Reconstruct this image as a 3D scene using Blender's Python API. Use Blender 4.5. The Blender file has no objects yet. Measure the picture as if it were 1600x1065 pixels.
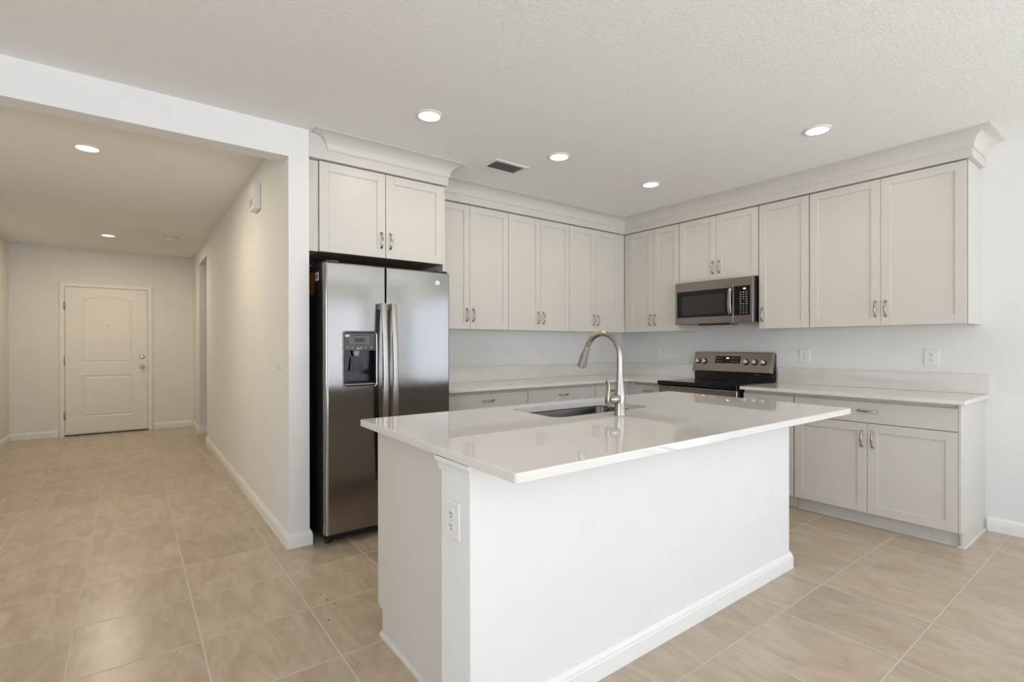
import bpy, bmesh, math, random
from mathutils import Vector, Matrix
random.seed(7)
PI = math.pi
scene = bpy.context.scene
COL = scene.collection

# ------------------------------------------------------------------ camera
cam_d = bpy.data.cameras.new('camera')
cam = bpy.data.objects.new('camera', cam_d)
COL.objects.link(cam)
YAW, PITCH, ROLL = 0.6458, -0.0017, -0.0014
F = Vector((math.sin(YAW), math.cos(YAW), 0)); R = Vector((math.cos(YAW), -math.sin(YAW), 0)); U = Vector((0, 0, 1))
F2 = F * math.cos(PITCH) + U * math.sin(PITCH); U2 = U * math.cos(PITCH) - F * math.sin(PITCH)
R3 = R * math.cos(ROLL) + U2 * math.sin(ROLL); U3 = U2 * math.cos(ROLL) - R * math.sin(ROLL)
mw = Matrix.Identity(4)
for i, v in enumerate((R3, U3, -F2)):
    for k in range(3): mw[k][i] = v[k]
mw.translation = Vector((-4.5776, -3.9261, 1.2384))
cam.matrix_world = mw
cam_d.sensor_width = 36; cam_d.lens = 787.0 / 1600 * 36
cam_d.shift_x = (800 - 798.0) / 1600; cam_d.shift_y = (540.5 - 532.5) / 1600
cam_d.clip_start = 0.05
scene.camera = cam

# ------------------------------------------------------------------ light and exposure
LED_WATTS = 3
LED_COLOR = (1.0, 0.833, 0.617)
HALL_WATTS = 15.5
HALL_COLOR = (1.0, 0.855, 0.62)
DOOR_POWER, DOOR_COLOR = 120, (0.850, 0.883, 1.000)
WINDOW_POWER, WINDOW_COLOR = 78, (0.872, 0.910, 1.000)
SIDE_POWER, SIDE_COLOR = 73, (0.795, 0.849, 1.000)
CEILING_FILL_POWER, CEILING_FILL_COLOR = 1170, (0.991, 1.000, 0.991)
scene.view_settings.view_transform = 'Standard'
scene.view_settings.look = 'None'
scene.view_settings.gamma = 1
scene.view_settings.use_curve_mapping = False
scene.view_settings.exposure = 0.05
world = bpy.data.worlds.new('sky'); scene.world = world
world.use_nodes = True
wn = world.node_tree
sky = wn.nodes.new('ShaderNodeTexSky'); sky.sky_type = 'NISHITA'; sky.sun_disc = False
sky.sun_elevation = math.radians(50); sky.sun_rotation = math.radians(20)
wn.links.new(sky.outputs[0], wn.nodes['Background'].inputs[0])
wn.nodes['Background'].inputs[1].default_value = 0.02

def area(name, loc, rot, sx, sy, power, color):
    l = bpy.data.lights.new(name, 'AREA'); l.shape = 'RECTANGLE'; l.size = sx; l.size_y = sy
    l.energy = power; l.color = color
    o = bpy.data.objects.new(name, l); o.location = loc; o.rotation_euler = rot
    COL.objects.link(o); return o
# daylight through the sliding glass doors and the window of the living area behind the camera
area('daylight_sliding_door', (-3.25, -8.46, 1.12), (PI/2, 0, 0), 5.8, 2.1, DOOR_POWER, DOOR_COLOR)
area('daylight_window', (-7.56, -4.6, 1.35), (PI/2, 0, -PI/2), 2.2, 1.5, WINDOW_POWER, WINDOW_COLOR)
area('daylight_side_door', (0.24, -6.3, 1.1), (PI/2, 0, PI/2), 3.5, 2.1, SIDE_POWER, SIDE_COLOR)
# added upward fill lamp over the unseen patio, brightening the ceiling through the doors
area('ceiling_fill_added', (-3.4, -10.3, -0.06), (PI, 0, 0), 8.0, 3.4, CEILING_FILL_POWER, CEILING_FILL_COLOR)

# ------------------------------------------------------------------ materials
def nodemat(name):
    m = bpy.data.materials.new(name); m.use_nodes = True
    nt = m.node_tree
    return m, nt, nt.nodes['Principled BSDF']

def mat(name, color, rough=0.5, metal=0.0, bump=None, var=0.03, vscale=6.0, spec=0.5, coat=0.0, emis=None, estr=0.0, stretch=None, rvar=0.0, bdist=0.002):
    """principled with a little procedural colour variation; bump=(scale, strength)"""
    m, nt, b = nodemat(name)
    N, L = nt.nodes, nt.links
    tc = N.new('ShaderNodeNewGeometry')
    mp = N.new('ShaderNodeMapping')
    if stretch: mp.inputs['Scale'].default_value = stretch
    L.new(tc.outputs['Position'], mp.inputs['Vector'])
    nz = N.new('ShaderNodeTexNoise'); nz.inputs['Scale'].default_value = vscale; nz.inputs['Detail'].default_value = 3
    L.new(mp.outputs[0], nz.inputs['Vector'])
    rp = N.new('ShaderNodeValToRGB')
    rp.color_ramp.elements[0].position = 0.3; rp.color_ramp.elements[1].position = 0.7
    rp.color_ramp.elements[0].color = [c * (1 - var) for c in color] + [1]
    rp.color_ramp.elements[1].color = [min(1, c * (1 + var)) for c in color] + [1]
    L.new(nz.outputs[0], rp.inputs[0]); L.new(rp.outputs[0], b.inputs['Base Color'])
    b.inputs['Roughness'].default_value = rough; b.inputs['Metallic'].default_value = metal
    b.inputs['Specular IOR Level'].default_value = spec
    b.inputs['Coat Weight'].default_value = coat; b.inputs['Coat Roughness'].default_value = 0.05
    if rvar:
        mr = N.new('ShaderNodeMapRange'); mr.inputs['To Min'].default_value = rough - rvar; mr.inputs['To Max'].default_value = rough + rvar
        L.new(nz.outputs[0], mr.inputs['Value']); L.new(mr.outputs[0], b.inputs['Roughness'])
    if bump:
        n2 = N.new('ShaderNodeTexNoise'); n2.inputs['Scale'].default_value = bump[0]; n2.inputs['Detail'].default_value = 4
        L.new(mp.outputs[0], n2.inputs['Vector'])
        bp = N.new('ShaderNodeBump'); bp.inputs['Strength'].default_value = bump[1]; bp.inputs['Distance'].default_value = bdist
        L.new(n2.outputs[0], bp.inputs['Height']); L.new(bp.outputs[0], b.inputs['Normal'])
    if emis:
        b.inputs['Emission Color'].default_value = (*emis, 1); b.inputs['Emission Strength'].default_value = estr
    return m

WALL = mat('wall_paint', (0.80, 0.79, 0.775), 0.75, bump=(90, 0.16), var=0.01, spec=0.3)
KNEE = mat('island_wall_paint', (0.80, 0.795, 0.785), 0.7, bump=(110, 0.3), var=0.01, spec=0.3)
TRIM = mat('trim_white', (0.84, 0.83, 0.80), 0.4, var=0.01)
CAB = mat('cabinet_paint', (0.64, 0.615, 0.575), 0.38, var=0.012, vscale=3, bump=(250, 0.03))
CABIN = mat('shaded_raw_board', (0.20, 0.15, 0.10), 0.6, var=0.1, stretch=(1, 1, 8))  # raw brown board, coloured extra dark to stand in for shade above the refrigerator
GAP = mat('cabinet_shadow_gap', (0.14, 0.125, 0.105), 0.7)
NICKEL = mat('brushed_nickel', (0.39, 0.365, 0.33), 0.26, 1.0, var=0.04, stretch=(1, 1, 40), vscale=20)
PULL = mat('pull_nickel', (0.42, 0.38, 0.33), 0.2, 1.0, var=0.08, vscale=60)
CHROME = mat('chrome', (0.75, 0.75, 0.75), 0.12, 1.0)
SINKST = mat('sink_steel', (0.13, 0.12, 0.105), 0.25, 1.0, var=0.05, stretch=(40, 1, 1))
BLACK = mat('black_plastic', (0.012, 0.012, 0.012), 0.35)
BLACKCASE = mat('black_case', (0.010, 0.010, 0.010), 0.5, bump=(300, 0.1))
BGLASS = mat('black_glass', (0.006, 0.006, 0.0065), 0.05, spec=0.35)
DGLASS = mat('dark_oven_window', (0.022, 0.02, 0.018), 0.12)
DISPGREY = mat('dispenser_grey', (0.05, 0.05, 0.045), 0.3, 0.3)
GREYPL = mat('grey_plastic', (0.35, 0.36, 0.37), 0.4)
PLATE = mat('white_plastic', (0.80, 0.80, 0.78), 0.35, var=0.01)
SLOT = mat('slot_dark', (0.05, 0.05, 0.05), 0.6)
PRINT = mat('printed_marks', (0.65, 0.65, 0.62), 0.5)
LEDDIG = mat('lit_digits', (0.9, 0.95, 0.9), 0.4, emis=(0.85, 0.95, 0.9), estr=1.2)
ORANGE = mat('orange_label', (0.55, 0.12, 0.03), 0.6)
LABELW = mat('white_label', (0.75, 0.75, 0.73), 0.6)
LABELK = mat('label_ink', (0.08, 0.08, 0.1), 0.6)
DOORW = mat('door_white', (0.82, 0.80, 0.77), 0.38, var=0.01)
VENTM = mat('vent_white', (0.80, 0.79, 0.76), 0.5)
VENTD = mat('vent_dark', (0.09, 0.09, 0.09), 0.8)
CRUMBD = mat('dark_crumb', (0.05, 0.04, 0.035), 0.8)
CRUMBW = mat('white_crumb', (0.75, 0.73, 0.7), 0.8)
LENS = mat('led_lens', (0.9, 0.9, 0.88), 0.4, emis=(1.0, 0.93, 0.84), estr=3.0)
LENSH = mat('hall_led_lens', (0.9, 0.9, 0.88), 0.4, emis=(1.0, 0.93, 0.84), estr=3.0)
PATIO = mat('patio_concrete', (0.45, 0.43, 0.40), 0.85, var=0.1)

def steel(name, color, rough):
    m, nt, b = nodemat(name); N, L = nt.nodes, nt.links
    g = N.new('ShaderNodeNewGeometry'); mp = N.new('ShaderNodeMapping'); mp.inputs['Scale'].default_value = (1.5, 1.5, 700)
    L.new(g.outputs['Position'], mp.inputs['Vector'])
    nz = N.new('ShaderNodeTexNoise'); nz.inputs['Scale'].default_value = 3.0; nz.inputs['Detail'].default_value = 6
    L.new(mp.outputs[0], nz.inputs['Vector'])
    mr = N.new('ShaderNodeMapRange'); mr.inputs['To Min'].default_value = rough - 0.05; mr.inputs['To Max'].default_value = rough + 0.06
    L.new(nz.outputs[0], mr.inputs['Value']); L.new(mr.outputs[0], b.inputs['Roughness'])
    rp = N.new('ShaderNodeValToRGB'); rp.color_ramp.elements[0].color = [c * 0.985 for c in color] + [1]; rp.color_ramp.elements[1].color = [c * 1.015 for c in color] + [1]
    L.new(nz.outputs[0], rp.inputs[0]); L.new(rp.outputs[0], b.inputs['Base Color'])
    n2 = N.new('ShaderNodeTexNoise'); n2.inputs['Scale'].default_value = 2.3; n2.inputs['Detail'].default_value = 1
    L.new(g.outputs['Position'], n2.inputs['Vector'])
    bp = N.new('ShaderNodeBump'); bp.inputs['Strength'].default_value = 0.5; bp.inputs['Distance'].default_value = 0.0012
    L.new(n2.outputs[0], bp.inputs['Height']); L.new(bp.outputs[0], b.inputs['Normal'])
    b.inputs['Metallic'].default_value = 1.0
    b.inputs['Anisotropic'].default_value = 0.5
    return m
STEEL = steel('brushed_steel', (0.29, 0.278, 0.262), 0.14)
SLATE = steel('slate_steel', (0.29, 0.262, 0.232), 0.24)

def quartz():
    m, nt, b = nodemat('white_quartz'); N, L = nt.nodes, nt.links
    g = N.new('ShaderNodeNewGeometry')
    nz = N.new('ShaderNodeTexNoise'); nz.inputs['Scale'].default_value = 5; nz.inputs['Detail'].default_value = 4
    L.new(g.outputs['Position'], nz.inputs['Vector'])
    rp = N.new('ShaderNodeValToRGB'); e = rp.color_ramp.elements
    e[0].position = 0.35; e[0].color = (0.735, 0.71, 0.68, 1); e[1].position = 0.65; e[1].color = (0.765, 0.74, 0.71, 1)
    L.new(nz.outputs[0], rp.inputs[0]); L.new(rp.outputs[0], b.inputs['Base Color'])
    b.inputs['Roughness'].default_value = 0.0; b.inputs['IOR'].default_value = 1.9
    return m
QUARTZ = quartz()

def ceiling_mat():
    m, nt, b = nodemat('knockdown_ceiling'); N, L = nt.nodes, nt.links
    g = N.new('ShaderNodeNewGeometry')
    nz = N.new('ShaderNodeTexNoise'); nz.inputs['Scale'].default_value = 62; nz.inputs['Detail'].default_value = 5; nz.inputs['Roughness'].default_value = 0.55
    L.new(g.outputs['Position'], nz.inputs['Vector'])
    rp = N.new('ShaderNodeValToRGB'); rp.color_ramp.elements[0].position = 0.42; rp.color_ramp.elements[1].position = 0.58
    L.new(nz.outputs[0], rp.inputs[0])
    bp = N.new('ShaderNodeBump'); bp.inputs['Strength'].default_value = 0.30; bp.inputs['Distance'].default_value = 0.0025
    L.new(rp.outputs[0], bp.inputs['Height']); L.new(bp.outputs[0], b.inputs['Normal'])
    b.inputs['Base Color'].default_value = (0.87, 0.862, 0.85, 1); b.inputs['Roughness'].default_value = 0.85
    b.inputs['Specular IOR Level'].default_value = 0.2
    return m
CEIL = ceiling_mat()

def tile_mat():
    m, nt, b = nodemat('porcelain_tile'); N, L = nt.nodes, nt.links
    def math_(op, a, bb=None):
        n = N.new('ShaderNodeMath'); n.operation = op
        for i, v in enumerate((a, bb)):
            if v is None: continue
            if isinstance(v, (int, float)): n.inputs[i].default_value = v
            else: L.new(v, n.inputs[i])
        return n.outputs[0]
    g = N.new('ShaderNodeNewGeometry'); sp = N.new('ShaderNodeSeparateXYZ'); L.new(g.outputs['Position'], sp.inputs[0])
    SX, SY, OX, OY, G = 0.4355, 0.4515, 4.78, 1.01, 0.0029
    u = math_('DIVIDE', math_('ADD', sp.outputs[0], OX + SX * 40), SX)
    v = math_('DIVIDE', math_('ADD', sp.outputs[1], OY + SY * 40), SY)
    fu, fv = math_('FRACT', u), math_('FRACT', v)
    du = math_('MULTIPLY', math_('MINIMUM', fu, math_('SUBTRACT', 1.0, fu)), SX)
    dv = math_('MULTIPLY', math_('MINIMUM', fv, math_('SUBTRACT', 1.0, fv)), SY)
    d = math_('MINIMUM', du, dv)
    mr = N.new('ShaderNodeMapRange'); mr.inputs['From Min'].default_value = G * 0.8; mr.inputs['From Max'].default_value = G * 1.5
    L.new(d, mr.inputs['Value'])                                  # 0 grout .. 1 tile
    cx = N.new('ShaderNodeCombineXYZ'); L.new(math_('FLOOR', u), cx.inputs[0]); L.new(math_('FLOOR', v), cx.inputs[1])
    wn_ = N.new('ShaderNodeTexWhiteNoise'); wn_.noise_dimensions = '2D'; L.new(cx.outputs[0], wn_.inputs['Vector'])
    # streaks, different in every tile
    off = N.new('ShaderNodeVectorMath'); off.operation = 'SCALE'; off.inputs['Scale'].default_value = 9.0
    L.new(wn_.outputs['Color'], off.inputs[0])
    ad = N.new('ShaderNodeVectorMath'); ad.operation = 'ADD'; L.new(g.outputs['Position'], ad.inputs[0]); L.new(off.outputs[0], ad.inputs[1])
    mp = N.new('ShaderNodeMapping'); mp.inputs['Scale'].default_value = (3.4, 1.3, 1); mp.inputs['Rotation'].default_value = (0, 0, 0.15)
    L.new(ad.outputs[0], mp.inputs['Vector'])
    n1 = N.new('ShaderNodeTexNoise'); n1.inputs['Scale'].default_value = 3.2; n1.inputs['Detail'].default_value = 7; n1.inputs['Roughness'].default_value = 0.62; n1.inputs['Distortion'].default_value = 0.8
    L.new(mp.outputs[0], n1.inputs['Vector'])
    rp = N.new('ShaderNodeValToRGB'); e = rp.color_ramp.elements
    e[0].position = 0.34; e[0].color = (0.425, 0.335, 0.24, 1)
    e[1].position = 0.66; e[1].color = (0.53, 0.44, 0.34, 1)
    L.new(n1.outputs[0], rp.inputs[0])
    # pale wispy streaks running along the tile
    mp3 = N.new('ShaderNodeMapping'); mp3.inputs['Scale'].default_value = (9.0, 1.6, 1); mp3.inputs['Rotation'].default_value = (0, 0, -0.35)
    L.new(ad.outputs[0], mp3.inputs['Vector'])
    n3 = N.new('ShaderNodeTexNoise'); n3.inputs['Scale'].default_value = 1.6; n3.inputs['Detail'].default_value = 8; n3.inputs['Roughness'].default_value = 0.65; n3.inputs['Distortion'].default_value = 1.2
    L.new(mp3.outputs[0], n3.inputs['Vector'])
    vr = N.new('ShaderNodeValToRGB'); e = vr.color_ramp.elements
    e[0].position = 0.54; e[0].color = (0, 0, 0, 1); e[1].position = 0.72; e[1].color = (1, 1, 1, 1)
    L.new(n3.outputs[0], vr.inputs[0])
    mx1 = N.new('ShaderNodeMix'); mx1.data_type = 'RGBA'; mx1.inputs[7].default_value = (0.64, 0.565, 0.475, 1)
    L.new(math_('MULTIPLY', vr.outputs[0], 0.30), mx1.inputs[0]); L.new(rp.outputs[0], mx1.inputs[6])
    hs = N.new('ShaderNodeHueSaturation')
    L.new(math_('ADD', math_('MULTIPLY', wn_.outputs['Value'], 0.10), 0.95), hs.inputs['Value']); L.new(mx1.outputs[2], hs.inputs['Color'])
    mx = N.new('ShaderNodeMix'); mx.data_type = 'RGBA'; mx.inputs[6].default_value = (0.55, 0.505, 0.45, 1)
    L.new(mr.outputs[0], mx.inputs[0]); L.new(hs.outputs[0], mx.inputs[7]); L.new(mx.outputs[2], b.inputs['Base Color'])
    rr = N.new('ShaderNodeMapRange'); rr.inputs['To Min'].default_value = 0.8; rr.inputs['To Max'].default_value = 0.27
    L.new(mr.outputs[0], rr.inputs['Value']); L.new(rr.outputs[0], b.inputs['Roughness'])
    bp = N.new('ShaderNodeBump'); bp.inputs['Strength'].default_value = 0.4; bp.inputs['Distance'].default_value = 0.002
    L.new(mr.outputs[0], bp.inputs['Height']); L.new(bp.outputs[0], b.inputs['Normal'])
    return m
TILE = tile_mat()

def pane_mat():
    m = bpy.data.materials.new('window_glass'); m.use_nodes = True; nt = m.node_tree; N, L = nt.nodes, nt.links
    N.remove(N['Principled BSDF'])
    t = N.new('ShaderNodeBsdfTransparent'); t.inputs[0].default_value = (0.95, 0.97, 0.97, 1)
    gl = N.new('ShaderNodeBsdfGlossy'); gl.inputs['Roughness'].default_value = 0.02
    mx = N.new('ShaderNodeMixShader'); mx.inputs[0].default_value = 0.06; L.new(t.outputs[0], mx.inputs[1]); L.new(gl.outputs[0], mx.inputs[2])
    L.new(mx.outputs[0], N['Material Output'].inputs[0]); return m
PANE = pane_mat()

# ------------------------------------------------------------------ mesh helpers
def box(bm, x0, x1, y0, y1, z0, z1, bev=0.0, seg=2, which=None):
    vs = [bm.verts.new((x, y, z)) for x in (x0, x1) for y in (y0, y1) for z in (z0, z1)]
    fs = [(0, 1, 3, 2), (4, 6, 7, 5), (0, 4, 5, 1), (2, 3, 7, 6), (0, 2, 6, 4), (1, 5, 7, 3)]
    fcs = [bm.faces.new([vs[i] for i in f]) for f in fs]
    if bev > 0:
        es = set()
        for f in fcs: es.update(f.edges)
        if which: es = [e for e in es if which(e.verts[0].co, e.verts[1].co)]
        bmesh.ops.bevel(bm, geom=list(es), offset=bev, segments=seg, profile=0.5, affect='EDGES', clamp_overlap=True)

def loft(bm, rings, cap=True, smooth=True, closed=True):
    """rings: list of lists of points, all with the same count"""
    vr = [[bm.verts.new(p) for p in r] for r in rings]
    n = len(vr[0])
    for a, b in zip(vr[:-1], vr[1:]):
        for i in range(n if closed else n - 1):
            f = bm.faces.new((a[i], a[(i + 1) % n], b[(i + 1) % n], b[i])); f.smooth = smooth
    if cap:
        bm.faces.new(list(reversed(vr[0]))); bm.faces.new(vr[-1])

def lathe(bm, prof, n=32, axis='z', c=(0, 0, 0), cap=True):
    """prof: (radius, height) list; axis z, or y (height runs along -y), or x (height runs along -x)"""
    rings = []
    for r, h in prof:
        ring = []
        for i in range(n):
            a = 2 * PI * i / n; p, q = r * math.cos(a), r * math.sin(a)
            if axis == 'z': ring.append((c[0] + p, c[1] + q, c[2] + h))
            elif axis == 'y': ring.append((c[0] + p, c[1] - h, c[2] + q))
            else: ring.append((c[0] - h, c[1] - p, c[2] + q))
        rings.append(ring)
    loft(bm, rings, cap)

def tube(bm, pts, rad, n=16, up=Vector((1, 0, 0)), cap=True):
    """round (r) or elliptical ((ra, rb)) section swept along pts; ra lies along 'up'-derived side"""
    pts = [Vector(p) for p in pts]; rings = []
    for i, p in enumerate(pts):
        t = (pts[min(i + 1, len(pts) - 1)] - pts[max(i - 1, 0)]).normalized()
        a = (up - t * up.dot(t)).normalized(); b = t.cross(a)
        r = rad[i] if isinstance(rad, list) else rad
        ra, rb = r if isinstance(r, tuple) else (r, r)
        rings.append([p + a * ra * math.cos(2 * PI * k / n) + b * rb * math.sin(2 * PI * k / n) for k in range(n)])
    loft(bm, rings, cap)

def sweep(bm, path, prof, smooth=False):
    """profile (out, z) swept along a horizontal path with mitres; out is to the right of travel"""
    P = [Vector(p) for p in path]; rings = []
    for i, p in enumerate(P):
        d0 = (P[i] - P[i - 1]).normalized() if i > 0 else None
        d1 = (P[i + 1] - P[i]).normalized() if i < len(P) - 1 else None
        d0 = d0 or d1; d1 = d1 or d0
        n0, n1 = Vector((d0.y, -d0.x)), Vector((d1.y, -d1.x))
        m = (n0 + n1); m = m / (m.dot(n0)) if m.dot(n0) > 1e-6 else n0
        rings.append([(p.x + m.x * o, p.y + m.y * o, z) for o, z in prof])
    loft(bm, rings, True, smooth)

def finish(bm, name, material, parent=None, smooth_angle=None):
    bmesh.ops.recalc_face_normals(bm, faces=bm.faces)
    me = bpy.data.meshes.new(name); bm.to_mesh(me); bm.free()
    o = bpy.data.objects.new(name, me); COL.objects.link(o)
    me.materials.append(material)
    if smooth_angle:
        for p in me.polygons: p.use_smooth = True
        me.set_sharp_from_angle(angle=math.radians(smooth_angle))
        w = o.modifiers.new('weighted_normals', 'WEIGHTED_NORMAL'); w.weight = 100; w.keep_sharp = True
    if parent: o.parent = parent
    return o

def obj(name, fn, material, parent=None, smooth=None):
    bm = bmesh.new(); fn(bm); return finish(bm, name, material, parent, smooth)

def tag(o, label, cat, group=None, kind=None):
    o['label'] = label
    if cat: o['category'] = cat
    if group: o['group'] = group
    if kind: o['kind'] = kind
    return o

def thing(name, label, cat, loc, rotz=0.0, group=None, kind=None):
    o = bpy.data.objects.new(name, None); COL.objects.link(o); o.empty_display_size = 0.1
    o.location = loc; o.rotation_euler = (0, 0, rotz)
    return tag(o, label, cat, group, kind)

def struct(name, fn, material, label, cat, parent=None):
    o = obj(name, fn, material, parent); tag(o, label, cat, None, 'structure'); return o

def text(name, s, size, material, parent, loc, rot, ext=0.0004):
    c = bpy.data.curves.new(name, 'FONT'); c.body = s; c.size = size; c.extrude = ext; c.align_x = 'CENTER'; c.align_y = 'CENTER'
    t = bpy.data.objects.new(name, c); COL.objects.link(t)
    me = bpy.data.meshes.new_from_object(t.evaluated_get(bpy.context.evaluated_depsgraph_get()))
    bpy.data.objects.remove(t); bpy.data.curves.remove(c)
    o = bpy.data.objects.new(name, me); COL.objects.link(o); me.name = name
    me.materials.clear(); me.materials.append(material)
    o.location = loc; o.rotation_euler = rot; o.parent = parent
    return o

# ------------------------------------------------------------------ room shell
ZC = 2.582               # ceiling
HX0, HX1 = -3.81, -3.69  # hall partition
HY = -0.66               # its front face
HEND, HLEFT = 5.25, -5.85
HDR = 2.392
RX, RY = -7.4, -8.3
struct('floor', lambda b: box(b, -7.5, 0.12, -8.4, 5.4, -0.1, 0), TILE, 'beige square porcelain tile floor running from kitchen to front door', 'floor')
struct('ceiling', lambda b: box(b, -7.5, 0.12, -8.4, 5.4, ZC, ZC + 0.1), CEIL, 'white knockdown textured ceiling over kitchen and hall', 'ceiling')
def right_wall(b):
    box(b, 0, 0.12, -4.6, 0.12, 0, ZC); box(b, 0, 0.12, RY - 0.12, -8.05, 0, ZC); box(b, 0, 0.12, -8.05, -4.6, 2.12, ZC)
struct('wall_right', right_wall, WALL, 'white wall behind the range and the right hand cabinets', 'wall')
struct('wall_back', lambda b: box(b, HX1, 0, 0, 0.12, 0, ZC), WALL, 'white kitchen wall behind the refrigerator and long cabinet run', 'wall')
def hall_right(b):
    box(b, HX0, HX1, HY, 3.5, 0, ZC); box(b, HX0, HX1, 4.4, HEND, 0, ZC); box(b, HX0, HX1, 3.5, 4.4, 2.385, ZC)
struct('wall_hall_right', hall_right, WALL, 'white partition wall between hall and refrigerator with narrow end face', 'wall')
struct('wall_hall_left', lambda b: box(b, HLEFT - 0.12, HLEFT, HY + 0.126, HEND, 0, ZC), WALL, 'white left wall of the hall', 'wall')
struct('wall_hall_end', lambda b: box(b, HLEFT - 0.12, 0.0, HEND, HEND + 0.12, 0, ZC), WALL, 'white wall around the front door', 'wall')
def header(b):
    box(b, HLEFT, HX0, HY, HY + 0.126, HDR, ZC); box(b, RX, HLEFT, HY, HY + 0.126, 0, ZC)
struct('wall_header', header, WALL, 'white wall and header over the wide hall opening', 'wall')
struct('wall_passage', lambda b: box(b, -2.5, -2.38, 0.12, HEND, 0, ZC), WALL, 'white wall of the side passage off the hall', 'wall')
def left_wall(b):
    box(b, RX - 0.12, RX, RY, -5.75, 0, ZC); box(b, RX - 0.12, RX, -3.45, HY + 0.126, 0, ZC)
    box(b, RX - 0.12, RX, -5.75, -3.45, 0, 0.55); box(b, RX - 0.12, RX, -5.75, -3.45, 2.15, ZC)
struct('wall_left', left_wall, WALL, 'white far left wall of the living area', 'wall')
def rear_wall(b):
    box(b, RX - 0.12, -6.2, RY - 0.12, RY, 0, ZC); box(b, -0.25, 0, RY - 0.12, RY, 0, ZC); box(b, -6.2, -0.25, RY - 0.12, RY, 2.2, ZC)
struct('wall_rear', rear_wall, WALL, 'white rear wall of the living area around the sliding doors', 'wall')
def win(name, label, x0, x1, z0, z1, place, n):
    w = thing(name, label, 'window', place[0], place[1], kind='structure')
    def fr(b):
        box(b, x0, x0 + 0.05, -0.04, 0.04, z0, z1); box(b, x1 - 0.05, x1, -0.04, 0.04, z0, z1)
        box(b, x0, x1, -0.04, 0.04, z0, z0 + 0.05); box(b, x0, x1, -0.04, 0.04, z1 - 0.05, z1)
        for k in range(1, n):
            xm = x0 + (x1 - x0) * k / n; box(b, xm - 0.04, xm + 0.04, -0.03, 0.03, z0, z1)
    obj('window_frame', fr, TRIM, w)
    obj('pane', lambda b: box(b, x0 + 0.03, x1 - 0.03, -0.004, 0.004, z0 + 0.03, z1 - 0.03), PANE, w)
win('window_1', 'white framed sliding glass doors behind the viewer', 0, 5.95, 0.0, 2.2, ((-6.2, RY - 0.06, 0), 0), 4)
win('window_2', 'white framed window on the far left living area wall', 0, 2.3, 0.55, 2.15, ((RX - 0.06, -5.75, 0), PI / 2), 2)
win('window_3', 'white framed glass side doors past the kitchen on the right wall', 0, 3.45, 0.0, 2.12, ((0.06, -8.05, 0), PI / 2), 2)
struct('patio', lambda b: box(b, -12, 5, -20, RY - 0.12, -0.3, -0.12), PATIO, 'grey concrete patio outside the sliding doors', 'patio')

BB = [(0, 0), (0.015, 0), (0.015, 0.062), (0.012, 0.066), (0.012, 0.074), (0.006, 0.086), (0.004, 0.092), (0, 0.092)]
def bboard(name, paths, label):
    def f(b):
        for p in paths: sweep(b, p, BB)
    struct(name, f, TRIM, label, 'baseboard')
E_ = 0.0005
bboard('baseboard_hall_right', [[(HX0 - E_, 3.5), (HX0 - E_, HY - E_), (HX1 + E_, HY - E_), (HX1 + E_, HY + 0.05)][::1]], 'white baseboard along the hall partition and around its end')
bboard('baseboard_hall_jamb', [[(HX1, 4.4 - E_), (HX0 - E_, 4.4 - E_)][::-1] and [(HX0 - E_, HEND - 0.001), (HX0 - E_, 4.4 - E_), (HX1, 4.4 - E_)]], 'white baseboard wrapping the far jamb beside the front door')
bboard('baseboard_hall_end', [[(HLEFT, HEND - E_), (-5.367, HEND - E_)], [(-4.312, HEND - E_), (HX0 - 0.016, HEND - E_)]], 'white baseboard beside the front door')
bboard('baseboard_hall_left', [[(HLEFT + E_, HY + 0.13), (HLEFT + E_, HEND - 0.016)]], 'white baseboard along the left hall wall')
bboard('baseboard_right', [[(-E_, -3.155), (-E_, -4.6)], [(-E_, -8.05), (-E_, RY)]], 'white baseboard on the right wall past the base cabinets')
bboard('baseboard_left', [[(RX, HY - E_), (HLEFT, HY - E_)]], 'white baseboard left of the hall opening')

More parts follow.
